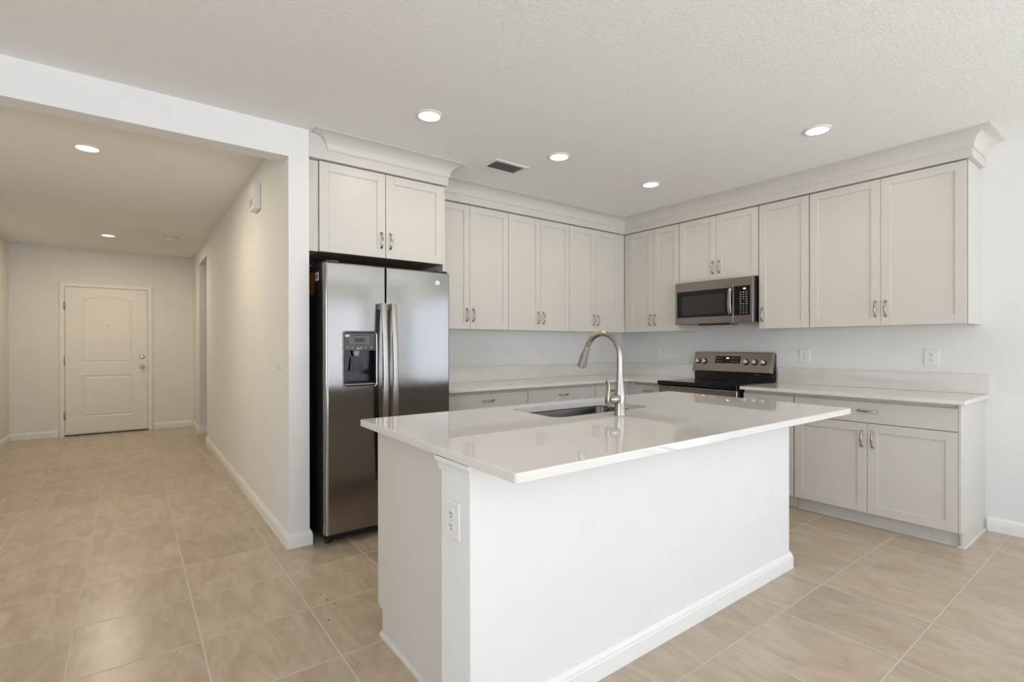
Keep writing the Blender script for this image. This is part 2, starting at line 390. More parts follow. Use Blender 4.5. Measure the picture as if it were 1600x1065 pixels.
# ------------------------------------------------------------------ front door
fd = thing('door_1', 'white front door with arched upper panel at the hall end', 'door', (-4.842, HEND - 0.002, 0), kind='structure')
def panel_outline(x0, x1, z0, z1, arch, n=14):
    pts = [(x0, z0), (x1, z0), (x1, z1)]
    if arch > 0:
        for i in range(1, n):
            t = i / n; x = x1 + (x0 - x1) * t
            pts.append((x, z1 + arch * math.sin(PI * t) ** 0.8))
    pts.append((x0, z1)); return pts
def slab(b):
    x0, x1, z0, z1, yf = -0.4565, 0.4565, 0.02, 2.048, -0.012
    # slab face with moulded panels: frame made by filling between outline and panel holes
    outer = [(x0, z0), (x1, z0), (x1, z1), (x0, z1)]
    p1 = panel_outline(-0.283, 0.283, 1.0, 1.872, 0.058); p2 = panel_outline(-0.283, 0.283, 0.248, 0.822, 0)
    edges = []
    for loop in (outer, p1, p2):
        vs = [b.verts.new((x, yf, z)) for x, z in loop]
        edges += [b.edges.new((vs[i], vs[(i + 1) % len(vs)])) for i in range(len(vs))]
    bmesh.ops.triangle_fill(b, use_beauty=True, edges=edges)
    box(b, x0, x1, yf + 0.009, 0.0, z0, z1)
    for loop in (outer,):
        vs = [b.verts.new((x, yf, z)) for x, z in loop]; ws = [b.verts.new((x, yf + 0.01, z)) for x, z in loop]
        for i in range(4): b.faces.new((vs[i], vs[(i + 1) % 4], ws[(i + 1) % 4], ws[i]))
    for lp in (p1, p2):
        cx = sum(p[0] for p in lp) / len(lp); cz = sum(p[1] for p in lp) / len(lp)
        def inset(d):
            r = []
            for x, z in lp:
                zz = min(max(z, -9), 9)
                r.append((x - math.copysign(d, x) * (1 if abs(x) > 0.28 else abs(x) / 0.283), zz - (d if z > cz else -d)))
            return r
        rings = []
        for d, y in ((0, yf), (0.008, yf + 0.007), (0.022, yf + 0.007), (0.034, yf + 0.002)):
            rings.append([(x, y, z) for x, z in inset(d)])
        vr = [[b.verts.new(p) for p in r] for r in rings]
        for a, c in zip(vr[:-1], vr[1:]):
            for i in range(len(a)): b.faces.new((a[i], a[(i + 1) % len(a)], c[(i + 1) % len(a)], c[i]))
        b.faces.new(vr[-1])
obj('door_slab', slab, DOORW, fd)
def casing(b):
    pr = [(0, 0), (0.014, 0), (0.018, 0.012), (0.018, 0.04), (0.010, 0.058), (0, 0.06)]
    i0, i1, zt = -0.463, 0.463, 2.055
    rings = []
    for (x, z, sx, sz) in ((i0, 0, -1, 0), (i0, zt, -1, 1), (i1, zt, 1, 1), (i1, 0, 1, 0)):
        rings.append([(x + sx * w, -o, z + sz * w) for o, w in pr])
    loft(b, rings, True, False)
obj('door_frame', casing, TRIM, fd)
obj('threshold', lambda b: box(b, -0.463, 0.463, -0.03, 0, 0.0005, 0.012), SLOT, fd)
for z in (1.79, 1.035, 0.285):
    obj('hinge', lambda b: (lathe(b, [(0.007, -0.05), (0.007, 0.05)], 12, 'z', (-0.463, -0.022, z)), box(b, -0.478, -0.448, -0.021, -0.012, z - 0.045, z + 0.045)), PULL, fd)
obj('door_knob', lambda b: lathe(b, [(0.001, 0), (0.032, 0.001), (0.032, 0.008), (0.014, 0.014), (0.012, 0.03), (0.022, 0.036), (0.027, 0.048), (0.024, 0.058), (0.012, 0.064), (0.001, 0.065)], 24, 'y', (0.394, -0.012, 0.935)), CHROME, fd)
obj('deadbolt', lambda b: (lathe(b, [(0.001, 0), (0.032, 0.001), (0.030, 0.012), (0.012, 0.016), (0.001, 0.016)], 24, 'y', (0.394, -0.012, 1.077)), box(b, 0.388, 0.400, -0.045, -0.026, 1.062, 1.092, 0.003)), CHROME, fd)
obj('peephole', lambda b: lathe(b, [(0.001, 0), (0.009, 0.0005), (0.009, 0.003), (0.001, 0.004)], 16, 'y', (0.0, -0.0105, 1.52)), CHROME, fd)

# ------------------------------------------------------------------ wall devices
def outlet(label, loc, rotz, group='duplex outlets on the walls'):
    t = thing('wall_outlet', label, 'outlet', loc, rotz, group)
    obj('cover_plate', lambda b: box(b, -0.043, 0.043, -0.0075, -0.0005, -0.061, 0.061, 0.004, 2, lambda p, q: p.y < -0.004 and q.y < -0.004), PLATE, t)
    for s in (-1, 1):
        r = obj('receptacle', lambda b: lathe(b, [(0.0172, 0.007), (0.0172, 0.0095), (0.0155, 0.0102)], 20, 'y', (0, 0, s * 0.0195)), PLATE, t, 40)
        def sl(b):
            z = s * 0.0195
            box(b, -0.0078, -0.0052, -0.0112, -0.0095, z - 0.001, z + 0.008)
            box(b, 0.0048, 0.0068, -0.0112, -0.0095, z, z + 0.007)
            box(b, -0.0024, 0.0024, -0.0112, -0.0095, z - 0.0095, z - 0.0045)
        obj('slot', sl, SLOT, r)
    obj('screw', lambda b: lathe(b, [(0.003, 0.007), (0.003, 0.0085), (0.001, 0.009)], 10, 'y'), CHROME, t)
    return t
RW = -PI / 2     # things facing -x
outlet('white duplex outlet over backsplash just left of the faucet neck, under tall cabinets', (-1.221, 0, 1.145), 0)
outlet('white duplex outlet seen through the arch of the faucet', (-0.344, 0, 1.147), 0)
outlet('white duplex outlet half hidden by the right edge of the refrigerator', (-2.318, 0, 1.147), 0)
outlet('white duplex outlet between kitchen corner and the range', (0, -0.498, 1.144), RW)
outlet('white duplex outlet on the wall just right of the range', (0, -2.009, 1.144), RW)
outlet('white duplex outlet above right end of counter, farthest right in the photo', (0, -2.86, 1.146), RW)
outlet('white duplex outlet on the textured end of the island', (-3.7525, -2.527, 0.680), RW)
outlet('white duplex outlet low on the right wall of the hall', (HX0, 1.93, 0.395), RW)
outlet('white duplex outlet low on the left wall of the hall near front door', (HLEFT, 4.95, 0.397), PI / 2)
def switch(label, loc, rotz, w=0.036):
    t = thing('light_switch', label, 'switch', loc, rotz)
    obj('cover_plate', lambda b: box(b, -w, w, -0.0075, -0.0005, -0.061, 0.061, 0.004, 2, lambda p, q: p.y < -0.004 and q.y < -0.004), PLATE, t)
    obj('rocker', lambda b: loft(b, [[(-0.0165, -0.0076, -0.033), (0.0165, -0.0076, -0.033), (0.0165, -0.012, -0.033), (-0.0165, -0.012, -0.033)], [(-0.0165, -0.0076, 0.0), (0.0165, -0.0076, 0.0), (0.0165, -0.009, 0.0), (-0.0165, -0.009, 0.0)], [(-0.0165, -0.0076, 0.033), (0.0165, -0.0076, 0.033), (0.0165, -0.0085, 0.033), (-0.0165, -0.0085, 0.033)]], True, False), PLATE, t)
switch('white rocker light switch near the front edge of the hall partition', (HX0, -0.445, 1.152), RW, 0.058)
switch('white light switch between passage opening and front door wall, seen edge-on', (HX0, 4.92, 1.18), RW)
ch = thing('door_chime', 'white door chime box high on the hall partition', 'door chime', (HX0, 0.25, 2.25), RW)
obj('housing', lambda b: box(b, -0.085, 0.085, -0.05, -0.0005, 0.0, 0.19, 0.006), PLATE, ch)
obj('grille', lambda b: [box(b, -0.06, 0.06, -0.0515, -0.05, 0.03 + k * 0.015, 0.036 + k * 0.015) for k in range(4)], GREYPL, ch)
sd = thing('smoke_detector', 'round white smoke detector on the hall ceiling near passage', 'smoke detector', (-4.18, 3.55, ZC))
obj('housing', lambda b: lathe(b, [(0.065, -0.0005), (0.065, -0.012), (0.058, -0.03), (0.035, -0.04), (0.001, -0.041)], 28), PLATE, sd)
obj('sensor_ring', lambda b: lathe(b, [(0.0635, -0.0165), (0.0665, -0.0175), (0.0635, -0.0195)], 28, cap=False), GREYPL, sd)

def downlight(label, x, y, lens, group, power):
    t = thing('recessed_light', label, 'ceiling light', (x, y, ZC), 0, group)
    obj('trim_ring', lambda b: lathe(b, [(0.078, -0.0005), (0.078, -0.004), (0.070, -0.009), (0.0625, -0.009), (0.0625, -0.003)], 40, cap=False), PLATE, t, 50)
    obj('lens', lambda b: lathe(b, [(0.062, -0.003), (0.060, -0.0065), (0.045, -0.0085), (0.03, -0.009), (0.001, -0.0095)], 40, cap=True), lens, t)
    l = bpy.data.lights.new('led', 'AREA'); l.shape = 'DISK'; l.size = 0.118; l.energy, l.color = power
    lo = bpy.data.objects.new('led', l); COL.objects.link(lo); lo.parent = t; lo.location = (0, 0, -0.0105)
K = 'lit recessed ceiling lights in the kitchen'
downlight('lit round recessed light above refrigerator, nearest and leftmost over the kitchen', -3.183, -1.29, LENS, K, (LED_WATTS, LED_COLOR))
downlight('lit round recessed light right of the ceiling vent', -2.142, -1.27, LENS, K, (LED_WATTS, LED_COLOR))
downlight('lit round recessed light in kitchen ceiling nearest the corner cabinets', -1.11, -1.27, LENS, K, (LED_WATTS, LED_COLOR))
downlight('lit round recessed light in front of the tall right hand cabinets', -1.15, -2.564, LENS, K, (LED_WATTS, LED_COLOR))
H = 'lit recessed lights in the hall ceiling'
downlight('lit round recessed light in hall ceiling just past the header', -4.812, 0.53, LENSH, H, (HALL_WATTS, HALL_COLOR))
downlight('lit round recessed light in hall ceiling near the front door', -4.795, 3.9, LENSH, H, (HALL_WATTS, HALL_COLOR))

vt = thing('ceiling_vent', 'white louvered air vent in ceiling above refrigerator cabinet', 'vent', (-2.33, -0.872, ZC))
def vent_frame(b):
    sx, sy = 0.155, 0.1
    for (x0, x1, y0, y1) in ((-sx, sx, -sy, -sy + 0.028), (-sx, sx, sy - 0.028, sy), (-sx, -sx + 0.028, -sy + 0.028, sy - 0.028), (sx - 0.028, sx, -sy + 0.028, sy - 0.028)):
        box(b, x0, x1, y0, y1, -0.008, -0.0005, 0.001, 1)
obj('frame', vent_frame, VENTM, vt)
obj('backing', lambda b: box(b, -0.13, 0.13, -0.075, 0.075, -0.002, -0.0004), VENTD, vt)
for k in range(5):
    y = -0.058 + k * 0.029
    obj('louver', lambda b: loft(b, [[(x, y + 0.008, -0.003), (x, y + 0.0055, -0.003), (x, y - 0.012, -0.012), (x, y - 0.0085, -0.012)] for x in (-0.127, 0.127)], True, False), VENTM, vt)

# ------------------------------------------------------------------ cabinets
def pull_mesh():
    """arched bow pull: along local z, bowing towards -y"""
    b = bmesh.new(); L = 0.112; pts = []; rad = []
    n = 28
    for i in range(n + 1):
        t = i / n; s = abs(2 * t - 1)
        z = (t - 0.5) * L
        y = -0.004 - 0.024 * (1 - s ** 2.6)
        pts.append((0, y, z))
        w = 0.0042 + 0.0028 * (1 - min(1, s / 0.55)) ** 0.8 if s < 0.55 else 0.0042 + 0.0042 * max(0, (s - 0.62) / 0.38) ** 1.2
        if 0.5 < s < 0.6: w = 0.0066
        rad.append((w, 0.0034 if not 0.5 < s < 0.6 else 0.0052))
    tube(b, pts, rad, 12, Vector((1, 0, 0)))
    for s in (-1, 1):
        z = s * L / 2
        tube(b, [(0, -0.0002, z - s * 0.006), (0, -0.003, z - s * 0.006), (0, -0.008, z - s * 0.005)], [(0.0085, 0.0075), (0.008, 0.007), (0.005, 0.0045)], 14)
    bmesh.ops.recalc_face_normals(b, faces=b.faces)
    me = bpy.data.meshes.new('handle'); b.to_mesh(me); b.free(); me.materials.append(PULL)
    for p in me.polygons: p.use_smooth = True
    return me
PULLME = pull_mesh()
def pull(parent, x, y, z, horiz=False):
    o = bpy.data.objects.new('handle', PULLME); COL.objects.link(o); o.parent = parent
    o.location = (x, y, z); o.rotation_euler = (0, PI / 2, 0) if horiz else (0, 0, 0)
    return o

ST = 0.058
def shaker(bm, x0, x1, z0, z1, y, th=0.019, st=ST):
    """shaker door, front face at y, thickness th towards +y"""
    bv = 0.0012
    box(bm, x0, x0 + st, y, y + th, z0, z1, bv, 1); box(bm, x1 - st, x1, y, y + th, z0, z1, bv, 1)
    box(bm, x0 + st, x1 - st, y, y + th, z0, z0 + st, bv, 1); box(bm, x0 + st, x1 - st, y, y + th, z1 - st, z1, bv, 1)
    box(bm, x0 + st - 0.004, x1 - st + 0.004, y + 0.008, y + th - 0.002, z0 + st - 0.004, z1 - st + 0.004)

def upper(name, label, loc, rotz, w, h, d, doors, handle_side, extra=None, hz=0.056):
    """wall cabinet: local x 0..w, y 0..-d (front of doors), z 0..h; doors = list of (x0,x1)"""
    t = thing(name, label, 'cabinet', loc, rotz, 'greige shaker wall cabinets')
    obj('cabinet_body', lambda b: box(b, 0.002, w - 0.002, -d + 0.022, -0.0015, 0.004, h + 0.004), CAB, t)
    obj('face_gap', lambda b: box(b, 0.0005, w - 0.0005, -d + 0.0205, -d + 0.0225, 0.006, h + 0.003), GAP, t)
    for (x0, x1), s in zip(doors, handle_side):
        dr = obj('door', lambda b: shaker(b, x0, x1, 0.0, h, -d), CAB, t)
        hx = x0 + 0.030 if s == 'L' else x1 - 0.030
        pull(dr, hx, -d, 0.118)
    if extra: extra(t)
    return t
ZB, ZT = 1.3755, 2.4175
UH = ZT - ZB; UD = 0.3237
def pair(w, g=0.0025, m=0.002):
    return [(m, w / 2 - g / 2), (w / 2 + g / 2, w - m)]
# back wall: local x = world x - loc.x
upper('wall_cabinet', 'tall two-door greige wall cabinet half hidden behind the refrigerator', (-2.700, 0, ZB), 0, 0.8140, UH, UD, pair(0.8140), 'RL')
upper('wall_cabinet', 'tall two-door greige wall cabinet middle one on the wall beside refrigerator', (-1.8855, 0, ZB), 0, 0.7465, UH, UD, pair(0.7465), 'RL')
def corner_fill(t):
    obj('filler_strip', lambda b: box(b, 0.7275, 0.815, -UD + 0.004, -UD + 0.020, 0.0, UH + 0.002), CAB, t)
upper('wall_cabinet', 'tall two-door greige wall cabinet left of the inside corner, above faucet', (-1.1385, 0, ZB), 0, 0.728, UH, UD, pair(0.728), 'RL', corner_fill)
# right wall: local x = loc.y - world y
def corner_fill2(t):
    obj('filler_strip', lambda b: box(b, -0.064, 0.0016, -UD + 0.005, -UD + 0.020, 0.0, UH + 0.002), CAB, t)
    obj('side_panel', lambda b: box(b, 0.6115, 0.6125, -UD + 0.003, -0.002, 0.0, UH * 0.42), CAB, t)
upper('wall_cabinet', 'narrow two-door greige wall cabinet right of inside corner, left of microwave', (0, -0.388, ZB), RW, 0.6125, UH, UD, pair(0.6125), 'RL', corner_fill2)
MZ = 1.8285
upper('wall_cabinet', 'short two-door greige wall cabinet directly above the microwave', (0, -1.0015, MZ), RW, 0.7745, ZT - MZ, UD, pair(0.7745, 0.0025, 0.003), 'RL')
upper('wall_cabinet', 'narrow single-door greige wall cabinet just right of microwave', (0, -1.777, ZB), RW, 0.400, UH, UD, [(0.004, 0.397)], 'L')
def end_panel(t):
    obj('side_panel', lambda b: box(b, 0.9345, 0.9405, -UD + 0.012, -0.0015, -0.001, UH + 0.004), CAB, t)
upper('wall_cabinet', 'wide two-door greige wall cabinet at the right end of the row', (0, -2.178, ZB), RW, 0.9345, UH, UD, [(0.003, 0.4695), (0.472, 0.932)], 'RL', end_panel)

# refrigerator cabinet
FCY = 0.627; FZ = 1.841
def fr_extra(t):
    obj('filler_strip', lambda b: box(b, -0.0705, -0.001, -FCY + 0.018, -FCY + 0.036, 0.0, ZT - FZ + 0.002), CAB, t)
    obj('underside', lambda b: box(b, 0.003, 0.896, -FCY + 0.024, -0.002, 0.0, 0.0038), CABIN, t)
    obj('side_panel', lambda b: box(b, 0.8992, 0.917, -FCY + 0.008, -0.0015, -FZ + 0.0005, ZT - FZ + 0.004), CAB, t)
upper('refrigerator_cabinet', 'deep two-door greige cabinet above the refrigerator with full height end panel', (-3.618, 0, FZ), 0, 0.899, ZT - FZ, FCY, [(0.002, 0.4445), (0.449, 0.8975)], 'RL', fr_extra)

# crown
def cove(z0, z1, p, n=10):
    pts = [(0, z0), (0.004, z0), (0.006, z0 + 0.004)]
    for i in range(n + 1):
        a = (PI / 2) * i / n
        pts.append((0.008 + (p - 0.012) * (1 - math.cos(a)), z0 + 0.006 + (z1 - 0.007 - z0 - 0.006) * math.sin(a)))
    pts += [(p - 0.003, z1 - 0.006), (p, z1 - 0.006), (p, z1), (0, z1)]
    return pts
ZF0, ZF1 = 2.4245, 2.484
ZCC = ZC - 0.0005
cr = thing('crown_moulding', 'long greige crown moulding over corner cabinets meeting the ceiling', 'crown moulding', (0, 0, ZF0))
def rel(prof): return [(o, z - ZF0) for o, z in prof]
cpath = [(-2.686, -UD + 0.002), (-UD + 0.002, -UD + 0.002), (-UD + 0.002, -3.120), (-0.001, -3.120)]
obj('frieze', lambda b: sweep(b, cpath, rel([(-0.03, ZF0), (0.023, ZF0), (0.023, ZCC), (-0.03, ZCC)])), CAB, cr)
obj('cove', lambda b: sweep(b, [(-2.686, -UD - 0.0215), (-UD - 0.0215, -UD - 0.0215), (-UD - 0.0215, -3.1435), (-0.001, -3.1435)], rel(cove(ZF1, ZCC, 0.098))), CAB, cr, 35)
c2 = thing('crown_moulding', 'short greige crown moulding stepping forward over refrigerator cabinet', 'crown moulding', (0, 0, ZF0))
obj('frieze', lambda b: sweep(b, [(-3.6885, -FCY + 0.002), (-2.711, -FCY + 0.002), (-2.711, -0.45)], rel([(-0.03, ZF0), (0.023, ZF0), (0.023, ZCC), (-0.03, ZCC)])), CAB, c2)
obj('cove', lambda b: sweep(b, [(-3.568, -FCY - 0.005), (-3.568, -FCY - 0.0215), (-2.6875, -FCY - 0.0215), (-2.6875, -0.45)], rel(cove(ZF1, ZCC, 0.10))), CAB, c2, 35)

# base cabinets (back wall local x = world x - loc.x)
BD, ZD0, ZD1 = 0.602, 0.712, 0.852
def base(label, loc, rotz, w, drawer=None, doors=(), hs='', extra=None, kick=True):
    t = thing('base_cabinet', label, 'cabinet', loc, rotz, 'greige base cabinets')
    obj('cabinet_body', lambda b: box(b, 0.001, w - 0.001, -BD + 0.021, -0.0015, 0.1, 0.8805), CAB, t)
    if kick: obj('toe_kick', lambda b: box(b, 0.001, w - 0.001, -BD + 0.075, -0.0015, 0.0005, 0.1), CAB, t)
    if drawer:
        d = obj('drawer', lambda b: box(b, drawer[0], drawer[1], -BD, -BD + 0.019, ZD0, ZD1, 0.0015, 1), CAB, t)
        pull(d, (drawer[0] + drawer[1]) / 2, -BD, 0.797 if drawer[1] - drawer[0] < 0.9 else 0.79, True)
    for (x0, x1), s in zip(doors, hs):
        dr = obj('door', lambda b: shaker(b, x0, x1, 0.1, ZD0 - 0.005, -BD), CAB, t)
        pull(dr, x0 + 0.030 if s == 'L' else x1 - 0.030, -BD, 0.6)
    if extra: extra(t)
    return t
base('base cabinet with wide drawer beside the refrigerator', (-2.700, 0, 0), 0, 0.809, (0.004, 0.806), pair(0.809), 'RL')
base('base cabinet with wide drawer behind the faucet spout, second from refrigerator', (-1.8905, 0, 0), 0, 0.824, (0.003, 0.821), pair(0.824), 'RL')
def bfill(t):
    obj('filler_strip', lambda b: box(b, 0.401, 0.4665, -BD + 0.002, -BD + 0.018, 0.1, 0.872), CAB, t)
base('base cabinet with drawer directly behind the faucet stem, left of inside corner', (-1.066, 0, 0), 0, 0.465, (0.003, 0.399), [(0.003, 0.399)], 'L', bfill)
def bfill2(t):
    obj('filler_strip', lambda b: box(b, -0.0945, 0.001, -BD + 0.003, -BD + 0.018, 0.1, 0.872), CAB, t)
base('narrow base cabinet with drawer between corner and range', (0, -0.694, 0), RW, 0.301, (0.003, 0.297), [(0.003, 0.297)], 'R', bfill2)
base('narrow base cabinet with drawer just right of the range, behind the island', (0, -1.792, 0), RW, 0.392, (0.003, 0.388), [(0.003, 0.388)], 'L')
def bend(t):
    def sp(b):
        box(b, 0.941, 0.955, -BD + 0.001, -0.0015, 0.1, 0.8805, 0.001, 1); box(b, 0.941, 0.955, -BD + 0.05, -0.0015, 0.0005, 0.1)
    obj('side_panel', sp, CAB, t)
    SH = [(0, 0.0005), (0.012, 0.0005), (0.0105, 0.008), (0.006, 0.0135), (0, 0.015)]
    obj('shoe_moulding', lambda b: sweep(b, [(0.002, -BD + 0.0745), (0.938, -BD + 0.0745), (0.938, -BD + 0.049), (0.9555, -BD + 0.049), (0.9555, -0.016)], SH), CAB, t)
base('wide base cabinet with drawer and two doors at the right end', (0, -2.185, 0), RW, 0.942, (0.003, 0.939), [(0.003, 0.4695), (0.472, 0.939)], 'RL', bend)

# counters
CT0, CT1 = 0.8815, 0.906
def counter_L(b):
    # L shape extruded
    P = [(-2.700, -0.002), (-2.700, -0.662), (-0.662, -0.662), (-0.662, -1.0), (-0.002, -1.0), (-0.002, -0.002)]
    vs = [b.verts.new((x, y, CT0)) for x, y in P]
    f = b.faces.new(vs)
    r = bmesh.ops.extrude_face_region(b, geom=[f]); up = [v for v in r['geom'] if isinstance(v, bmesh.types.BMVert)]
    bmesh.ops.translate(b, verts=up, vec=(0, 0, CT1 - CT0))
    es = [e for e in b.edges if abs(e.verts[0].co.z - e.verts[1].co.z) < 1e-6]
    bmesh.ops.bevel(b, geom=es, offset=0.002, segments=2, profile=0.5, affect='EDGES')
ct = thing('countertop', 'white quartz countertop running around the inside corner up to the range', 'countertop', (0, 0, 0))
obj('slab', counter_L, QUARTZ, ct)
obj('backsplash', lambda b: (box(b, -2.700, -0.022, -0.022, -0.002, CT1 + 0.0002, 1.037, 0.002), box(b, -0.022, -0.002, -1.0, -0.002, CT1 + 0.0002, 1.037, 0.002)), QUARTZ, ct)
cr_ = thing('countertop', 'white quartz countertop on the right hand base cabinets', 'countertop', (0, 0, 0))
obj('slab', lambda b: box(b, -0.662, -0.002, -3.168, -1.794, CT0, CT1, 0.002), QUARTZ, cr_)
obj('backsplash', lambda b: box(b, -0.022, -0.002, -3.168, -1.794, CT1 + 0.0002, 1.037, 0.002), QUARTZ, cr_)

# ------------------------------------------------------------------ microwave
mwv = thing('microwave', 'steel over-the-range microwave with black window and keypad', 'microwave', (0, -1.009, 1.432), RW)
MWW, MD = 0.759, 0.398
obj('case', lambda b: box(b, 0.002, MWW - 0.002, -MD + 0.03, -0.003, 0.004, 0.392, 0.003), BLACK, mwv)
def front(b):
    # steel face, left door part and right control part with a fine seam
    for x0, x1 in ((0.0, 0.5865), (0.5885, MWW)):
        box(b, x0, x1, -MD, -MD + 0.03, 0.0, 0.392, 0.004, 2)
obj('front_panel', front, SLATE, mwv)
obj('door_window', lambda b: box(b, 0.022, 0.577, -MD - 0.0015, -MD + 0.01, 0.062, 0.308, 0.001, 1), BGLASS, mwv)
obj('window_screen', lambda b: box(b, 0.075, 0.505, -MD - 0.0022, -MD, 0.088, 0.262), DGLASS, mwv)
kp = obj('control_panel', lambda b: box(b, 0.594, 0.735, -MD - 0.002, -MD + 0.01, 0.062, 0.314, 0.001, 1), BGLASS, mwv)
obj('display', lambda b: [box(b, 0.676 + k * 0.0075, 0.676 + k * 0.0075 + 0.0055, -MD - 0.0028, -MD - 0.002, 0.282, 0.294) for k in range(3)], LEDDIG, kp)
def keys(b):
    for r_ in range(10):
        for c in range(3):
            if r_ in (4,) and c == 1: continue
            z = 0.258 - r_ * 0.0195; x = 0.652 + c * 0.026
            w = 0.006 if r_ < 6 else 0.004
            box(b, x - w, x + w, -MD - 0.0024, -MD - 0.002, z - 0.0025, z + 0.0025)
obj('keypad', keys, PRINT, kp)
def mwh(b):
    tube(b, [(0.562, -MD - 0.006 - 0.022 * math.sin(PI * min(1, max(0, i / 16))) ** 0.5, 0.066 + 0.238 * i / 16) for i in range(17)], [(0.017, 0.006)] * 17, 12)
obj('handle', mwh, NICKEL, mwv)
obj('logo', lambda b: lathe(b, [(0.009, 0), (0.009, 0.0015), (0.007, 0.002)], 20, 'y', (0.36, -MD, 0.352)), NICKEL, mwv)
obj('vent_grille', lambda b: (box(b, 0.23, 0.52, -MD + 0.032, -0.20, -0.012, 0.004, 0.003), ), BLACK, mwv)
obj('underside_panel', lambda b: (box(b, 0.03, 0.22, -MD + 0.04, -0.06, -0.006, 0.004), box(b, 0.53, 0.73, -MD + 0.04, -0.06, -0.006, 0.004)), GREYPL, mwv)

# ------------------------------------------------------------------ range
rg = thing('range', 'black glass-top electric range with steel control backguard', 'range', (0, -1.008, 0), RW)
RWd = 0.766
obj('body', lambda b: box(b, 0.003, RWd - 0.003, -0.62, -0.003, 0.03, 0.872), BLACK, rg)
def cooktop(b):
    box(b, 0.0, RWd, -0.672, -0.02, 0.872, 0.912, 0.006, 3)
ck = obj('cooktop', cooktop, BGLASS, rg)
for (x, y, r) in ((0.2, -0.48, 0.105), (0.56, -0.48, 0.09), (0.2, -0.22, 0.075), (0.56, -0.22, 0.09)):
    obj('burner_ring', lambda b: lathe(b, [(r, 0.9121), (r, 0.9124), (r - 0.003, 0.9124), (r - 0.003, 0.9121)], 40, 'z', (x, y, 0), False), DISPGREY, ck)
ov = obj('oven_door', lambda b: box(b, 0.004, RWd - 0.004, -0.66, -0.622, 0.26, 0.868, 0.008, 3), SLATE, rg)
obj('vent_slot', lambda b: [box(b, 0.06 + k * 0.092, 0.125 + k * 0.092, -0.661, -0.655, 0.846, 0.852) for k in range(7)], SLOT, ov)
obj('oven_window', lambda b: box(b, 0.1, RWd - 0.1, -0.662, -0.655, 0.40, 0.70, 0.001, 1), BGLASS, ov)
obj('handle', lambda b: (tube(b, [(0.05, -0.705, 0.79), (RWd / 2, -0.708, 0.79), (RWd - 0.05, -0.705, 0.79)], 0.012, 14, Vector((0, 0, 1))), box(b, 0.06, 0.085, -0.70, -0.659, 0.78, 0.80), box(b, RWd - 0.085, RWd - 0.06, -0.70, -0.659, 0.78, 0.80)), NICKEL, ov)
obj('storage_drawer', lambda b: box(b, 0.004, RWd - 0.004, -0.655, -0.622, 0.06, 0.25, 0.006, 2), SLATE, rg)
for x in (0.05, RWd - 0.05):
    for y in (-0.58, -0.06):
        obj('foot', lambda b: lathe(b, [(0.018, 0.0005), (0.018, 0.01), (0.01, 0.012), (0.01, 0.032)], 14, 'z', (x, y, 0)), BLACK, rg)
obj('backguard_base', lambda b: loft(b, [[(x, -0.004, 0.912), (x, -0.072, 0.912), (x, -0.075, 1.0), (x, -0.05, 1.160), (x, -0.004, 1.160)] for x in (0.0, RWd)], True, False), BLACK, rg)
# control panel slopes back: bottom (-0.105, 0.986) to top (-0.05, 1.170)
PB, PT = Vector((0, -0.108, 0.990)), Vector((0, -0.052, 1.170))
def cpanel(b):
    pr = [(-0.08, 0.985), (-0.104, 0.984), (-0.108, 0.990), (-0.054, 1.166), (-0.050, 1.170), (-0.03, 1.170), (-0.03, 1.155)]
    loft(b, [[(x, y, z) for y, z in pr] for x in (-0.002, RWd + 0.002 - 0.012)], True, False)
cp = obj('control_panel', cpanel, SLATE, rg)
obj('end_cap', lambda b: loft(b, [[(x, -0.106, 0.984), (x, -0.110, 0.991), (x, -0.054, 1.172), (x, -0.03, 1.172), (x, -0.03, 1.16), (x, -0.07, 0.985)] for x in (RWd - 0.010, RWd + 0.003)], True, False), NICKEL, rg)
tl = math.atan2(PT.y - PB.y, PT.z - PB.z)   # tilt of the face
def on_panel(u, v):  # u along width 0..1, v from bottom to top
    p = PB.lerp(PT, v); return Vector((u * RWd, p.y, p.z))
for u in (0.062, 0.152, 0.695, 0.80, 0.905):
    k = obj('knob', lambda b: lathe(b, [(0.028, 0.0003), (0.028, 0.005), (0.024, 0.008)], 24, 'y'), BLACK, rg, 40)
    k.location = on_panel(u, 0.5); k.rotation_euler = (-tl, 0, 0)
    g = obj('knob_grip', lambda b: (lathe(b, [(0.020, 0.006), (0.018, 0.022), (0.012, 0.024)], 24, 'y'), box(b, -0.006, 0.006, -0.034, -0.02, -0.019, 0.019, 0.003)), CHROME, k, 40)
ds = obj('display_panel', lambda b: box(b, -0.125, 0.125, -0.002, 0.004, -0.034, 0.036, 0.001, 1), BGLASS, rg)
ds.location = on_panel(0.455, 0.6); ds.rotation_euler = (-tl, 0, 0)
obj('display', lambda b: [box(b, -0.011 + k * 0.009, -0.005 + k * 0.009, -0.003, -0.002, 0.01, 0.022) for k in range(3)], LEDDIG, ds)
obj('keypad', lambda b: [box(b, x - 0.004, x + 0.004, -0.0026, -0.002, z - 0.0025, z + 0.0025) for z in (0.015, -0.016) for x in (-0.108, -0.085, -0.06, 0.045, 0.07, 0.095)], PRINT, ds)
obj('logo', lambda b: [box(b, 0.60 + k * 0.008, 0.606 + k * 0.008, -0.0768, -0.0745, 0.966, 0.970) for k in range(6)], GREYPL, rg)

